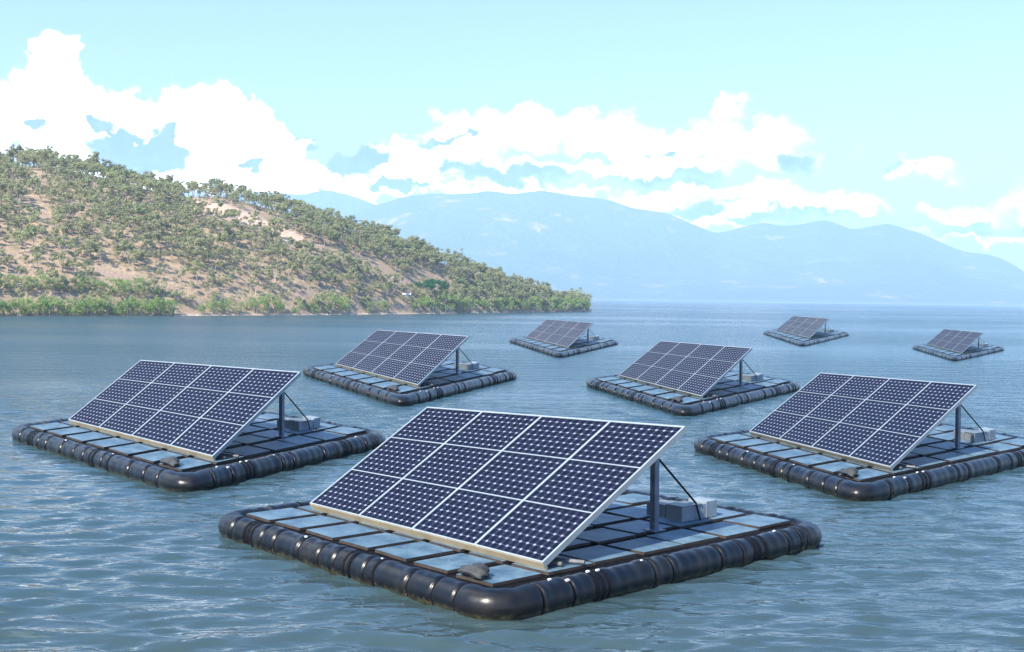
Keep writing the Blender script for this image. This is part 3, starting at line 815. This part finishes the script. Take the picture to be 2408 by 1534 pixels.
# the trees that stand out on the sky line
sky_trees = [(12, 5.6, 1.2, 'tall bushy gum tree at the very left end of the ridge'), (45, 6.4, .9, 'slender gum tree on the ridge, second tall one from the left edge'),
             (112, 6.8, .7, 'thin tall gum tree with narrow crown on the highest part of the left ridge'), (168, 6.2, 1.0, 'rounded gum tree on the ridge just before it begins to descend'),
             (222, 7.4, 1.0, 'tallest open-crowned gum tree standing clear of the descending left ridge'), (264, 6.6, 1.3, 'broad dark gum tree just right of the tallest ridge tree'),
             (511, 5.6, .9, 'round-headed gum tree above the left end of the pink bare scar'), (572, 5.6, .9, 'gum tree on the crest above the middle of the pink scar'),
             (629, 6.0, .85, 'lone gum tree standing out against the pale blue mountain by the scar'), (722, 5.4, .8, 'narrow gum tree on the ridge right of the lone scar tree'),
             (905, 5.4, .9, 'gum tree poking above the lower ridge in front of the mountains'), (985, 5.6, .8, 'tall narrow gum tree on the low ridge above the dark dome-shaped tree')]
for k, (x, h, w_, lb) in enumerate(sky_trees):
    X, Y, Z = hill_z(np.array([float(x)]), np.array([.97])); tree('gum_tree', GP[k % 9], (X[0], Y[0], Z[0]), h, w_, lb, 'tree')
# two bare pale trees
def bare_tree(px, py, h, label):
    g2 = np.random.default_rng(int(px)); Vs, Fs = [], []
    limb(Vs, Fs, (0, 0, -.05), (.02, 0, .45), .03, .022, g=g2, bend=.01)
    for e_, r1 in (((-.12, 0, .95), .018), ((.25, .05, .8), .018)):
        limb(Vs, Fs, (.02, 0, .43), e_, r1, .005, g=g2, bend=.02)
        for k in range(4):
            s = g2.uniform(.4, .9); b0 = np.array([.02, 0, .43]) * (1 - s) + np.array(e_) * s
            limb(Vs, Fs, b0, b0 + g2.normal(0, .1, 3) + (0, 0, .12), .008, .002, n=4, g=g2)
    p = on_hill(px, py); r = empty('bare_tree', tuple(float(q) for q in p)); tag(r, label, 'tree')
    V_ = np.vstack(Vs) * h; me = mesh_np('trunk', V_, np.vstack(Fs), simple('white_bark', (.6, .57, .52), .8, 0, .3, 4), True); obj('trunk', me, r)
bare_tree(645, 665, 3.6, 'pale leafless tree with forked white trunk on the middle slope')
bare_tree(600, 695, 3.0, 'smaller pale leafless tree left of the forked white one')
# little white-roofed shed and pale boulders
p = on_hill(956, 700)
r = empty('shed', tuple(float(q) for q in p)); tag(r, 'tiny white-roofed shed among trees left of the dark dome-shaped tree', 'shed')
bm = bmesh.new(); bx(bm, -1., 1., -.7, .7, -.3, .9, .02); obj('wall', bm_mesh('wall', bm, simple('shed_wall', (.45, .42, .38), .8, 0, .2)), r)
bm = bmesh.new(); vs_ = [bm.verts.new(q) for q in ((-1.25, -.95, .88), (1.25, -.95, .88), (1.25, .95, .88), (-1.25, .95, .88), (-1.25, 0, 1.3), (1.25, 0, 1.3))]
for f in ((0, 1, 5, 4), (2, 3, 4, 5), (0, 4, 3), (1, 2, 5), (3, 2, 1, 0)): bm.faces.new([vs_[k] for k in f])
obj('roof', bm_mesh('roof', bm, simple('shed_roof', (.8, .8, .8), .6, 0, .1)), r)
def rock(px, py, s, label, group):
    p = on_hill(px, py); bm = bmesh.new(); bmesh.ops.create_icosphere(bm, subdivisions=2, radius=s)
    for v in bm.verts: v.co *= random.uniform(.75, 1.2); v.co.z *= .65
    o = obj('boulder', bm_mesh('boulder', bm, M_rock)); o.location = tuple(float(q) for q in p); tag(o, label, 'boulder', group)
M_rock = simple('pale_rock', (.62, .57, .52), .9, 0, .3, 2)
rock(920, 654, .45, 'whitish boulder on the bare track near its lower end', None)
rock(860, 657, .3, 'small whitish boulder left of the bare track, below it', None)
for x in np.concatenate([random.Random(4).sample(range(425, 640), 14), random.Random(5).sample(range(640, 1180), 34)]):
    p = shore_pt(x, random.uniform(.004, .016)); bm = bmesh.new(); bmesh.ops.create_icosphere(bm, subdivisions=1, radius=random.uniform(.08, .26))
    for v in bm.verts: v.co *= random.uniform(.75, 1.2); v.co.x *= 1.7; v.co.z *= .7
    o = obj('boulder', bm_mesh('boulder', bm, M_rock)); o.location = (p[0], p[1], max(.02, p[2])); tag(o, 'small pale rock lying on the sandy shoreline', 'rock', 'rocks along the sandy shoreline')

# ------------------------------------------------------------------ far mountains and far shore
def mat_mtn():
    mt, nt, b = newmat('mountain_forest'); t = NT(nt)
    pos = t.n('ShaderNodeNewGeometry').outputs['Position']
    n = t.noise(pos, .0016, 7, .6); n2 = t.noise(pos, .006, 7, .65)
    c = t.mix(n, (.03, .055, .03), (.12, .14, .07))
    c = t.mix(t.m('MULTIPLY', t.ss(n2, .56, .68), t.ss(n, .42, .6)), c, (.42, .28, .22))
    t.put(b.inputs['Base Color'], c); b.inputs['Roughness'].default_value = .95; b.inputs['Specular IOR Level'].default_value = .05
    t.put(b.inputs['Normal'], t.bump(t.noise(pos, .02, 6, .6), 1, 45))
    return mt
M_mtn = mat_mtn()
def range_(name, cxs, cys, Dn, Dr, seed, x0, x1):
    n1, n2_ = 520, 130
    xs = np.linspace(x0, x1, n1); vv = np.concatenate([np.linspace(0, 1, 100), np.linspace(1.02, 1.6, 30)])
    X_, V_ = np.meshgrid(xs, vv); D = Dn + V_ * (Dr - Dn); t_ = (X_ - CX) / F
    X = t_ * D; Y = D
    E = (hor(X_) - np.interp(X_, cxs, cys)) / F
    Ek = np.cumsum(np.ones(9)) # smooth crest profile
    base = np.where(V_ < 1, .06 * V_ + .94 * V_ ** 1.5, 1 - .8 * (V_ - 1))
    spur = vnoise(X * .0022, Y * .0022, seed, 5)
    zc = (H + E * Dr)
    z = zc * base + spur * .19 * zc * np.clip(V_ * 2, 0, 1) * np.clip((1 - V_) * 3, 0, 1)
    z = np.minimum(z, H + E * D * 1.0 + 0 * z)        # nothing stands above the crest line
    z = z + (vnoise(X * .03, Y * .03, seed + 5, 2) * 2.5 * (V_ > .6))
    z = np.where(V_ < .02, .5, z)
    o = obj(name, mesh_np(name, np.stack([X, Y, z], -1).reshape(-1, 3), grid_faces(len(vv), n1), M_mtn, True)); tag(o, kind='structure')
def smooth_prof(px, py):
    xs = np.arange(px[0], px[-1], 6.0); ys = np.interp(xs, px, py); k = np.hanning(11); k /= k.sum()
    ys2 = np.convolve(np.pad(ys, 5, mode='edge'), k, 'valid'); return xs, ys2
p1 = smooth_prof([-900, -300, 200, 500, 585, 640, 700, 770, 830, 900, 1000, 1100], [560, 500, 480, 462, 454, 452, 459, 447, 462, 490, 530, 600])
p2 = smooth_prof([700, 800, 880, 940, 1000, 1057, 1100, 1150, 1200, 1270, 1330, 1420, 1480, 1560, 1620, 1680, 1720, 1790, 1830, 1880, 1930, 1975, 2000, 2080, 2150, 2200, 2260, 2330, 2380, 2420, 2700, 3300],
                 [560, 520, 484, 465, 456, 457, 455, 449, 457, 448, 459, 469, 489, 500, 526, 550, 540, 523, 532, 528, 517, 530, 541, 526, 545, 566, 592, 600, 622, 650, 690, 700])
range_('mountains', p1[0], p1[1], 6300, 7900, 11, -800, 1100)
range_('mountain_range', p2[0], p2[1], 4700, 6600, 17, 640, 3200)
# low coastal plain with a thin beach
xs = np.linspace(700, 3300, 300); rows = []
for D, z in ((4250, -1), (4290, 1.6), (4400, 2.4), (4420, 8.), (4800, 10.), (5200, 12)):
    t_ = (xs - CX) / F; zz = z + (vnoise(xs * .08, xs * 0 + D, 5, 4) * 3 if z > 5 else 0)
    rows.append(np.stack([t_ * D, np.full_like(xs, D), np.full_like(xs, 1.0) * zz], -1))
mt, nt, b = newmat('coastal_plain'); t = NT(nt); pos = t.n('ShaderNodeNewGeometry').outputs['Position']; sp = t.n('ShaderNodeSeparateXYZ'); t.put(sp.inputs[0], pos)
t.put(b.inputs['Base Color'], t.mix(t.ss(sp.outputs[2], .9, 1.5), (.30, .27, .21), (.08, .11, .05))); b.inputs['Roughness'].default_value = .95
o = obj('far_shore', mesh_np('far_shore', np.vstack(rows), grid_faces(6, 300), mt)); tag(o, kind='structure')

# ------------------------------------------------------------------ the hazy air
bm = bmesh.new(); bx(bm, -9800, 9800, -60, 9800, -4, 660)
mt = bpy.data.materials.new('hazy_air'); mt.use_nodes = True; nt = mt.node_tree; nt.nodes.clear()
out = nt.nodes.new('ShaderNodeOutputMaterial'); pv = nt.nodes.new('ShaderNodeVolumePrincipled')
pv.inputs['Color'].default_value = (.52, .755, 1.0, 1); pv.inputs['Density'].default_value = 2.2e-4; pv.inputs['Anisotropy'].default_value = 0
nt.links.new(pv.outputs[0], out.inputs['Volume'])
o = obj('haze', bm_mesh('haze', bm, mt)); tag(o, 'thin blue haze filling the air over the bay', 'haze', kind='stuff')

# ------------------------------------------------------------------ render settings
vs_ = scene.view_settings; vs_.view_transform = 'Standard'; vs_.look = 'None'; vs_.exposure = 1.2; vs_.gamma = 1
scene.render.engine = 'CYCLES'; cy = scene.cycles
cy.use_denoising = True; cy.max_bounces = 5; cy.diffuse_bounces = 2; cy.glossy_bounces = 3; cy.volume_bounces = 1; cy.transmission_bounces = 2
cy.sample_clamp_indirect = 4; cy.use_adaptive_sampling = True
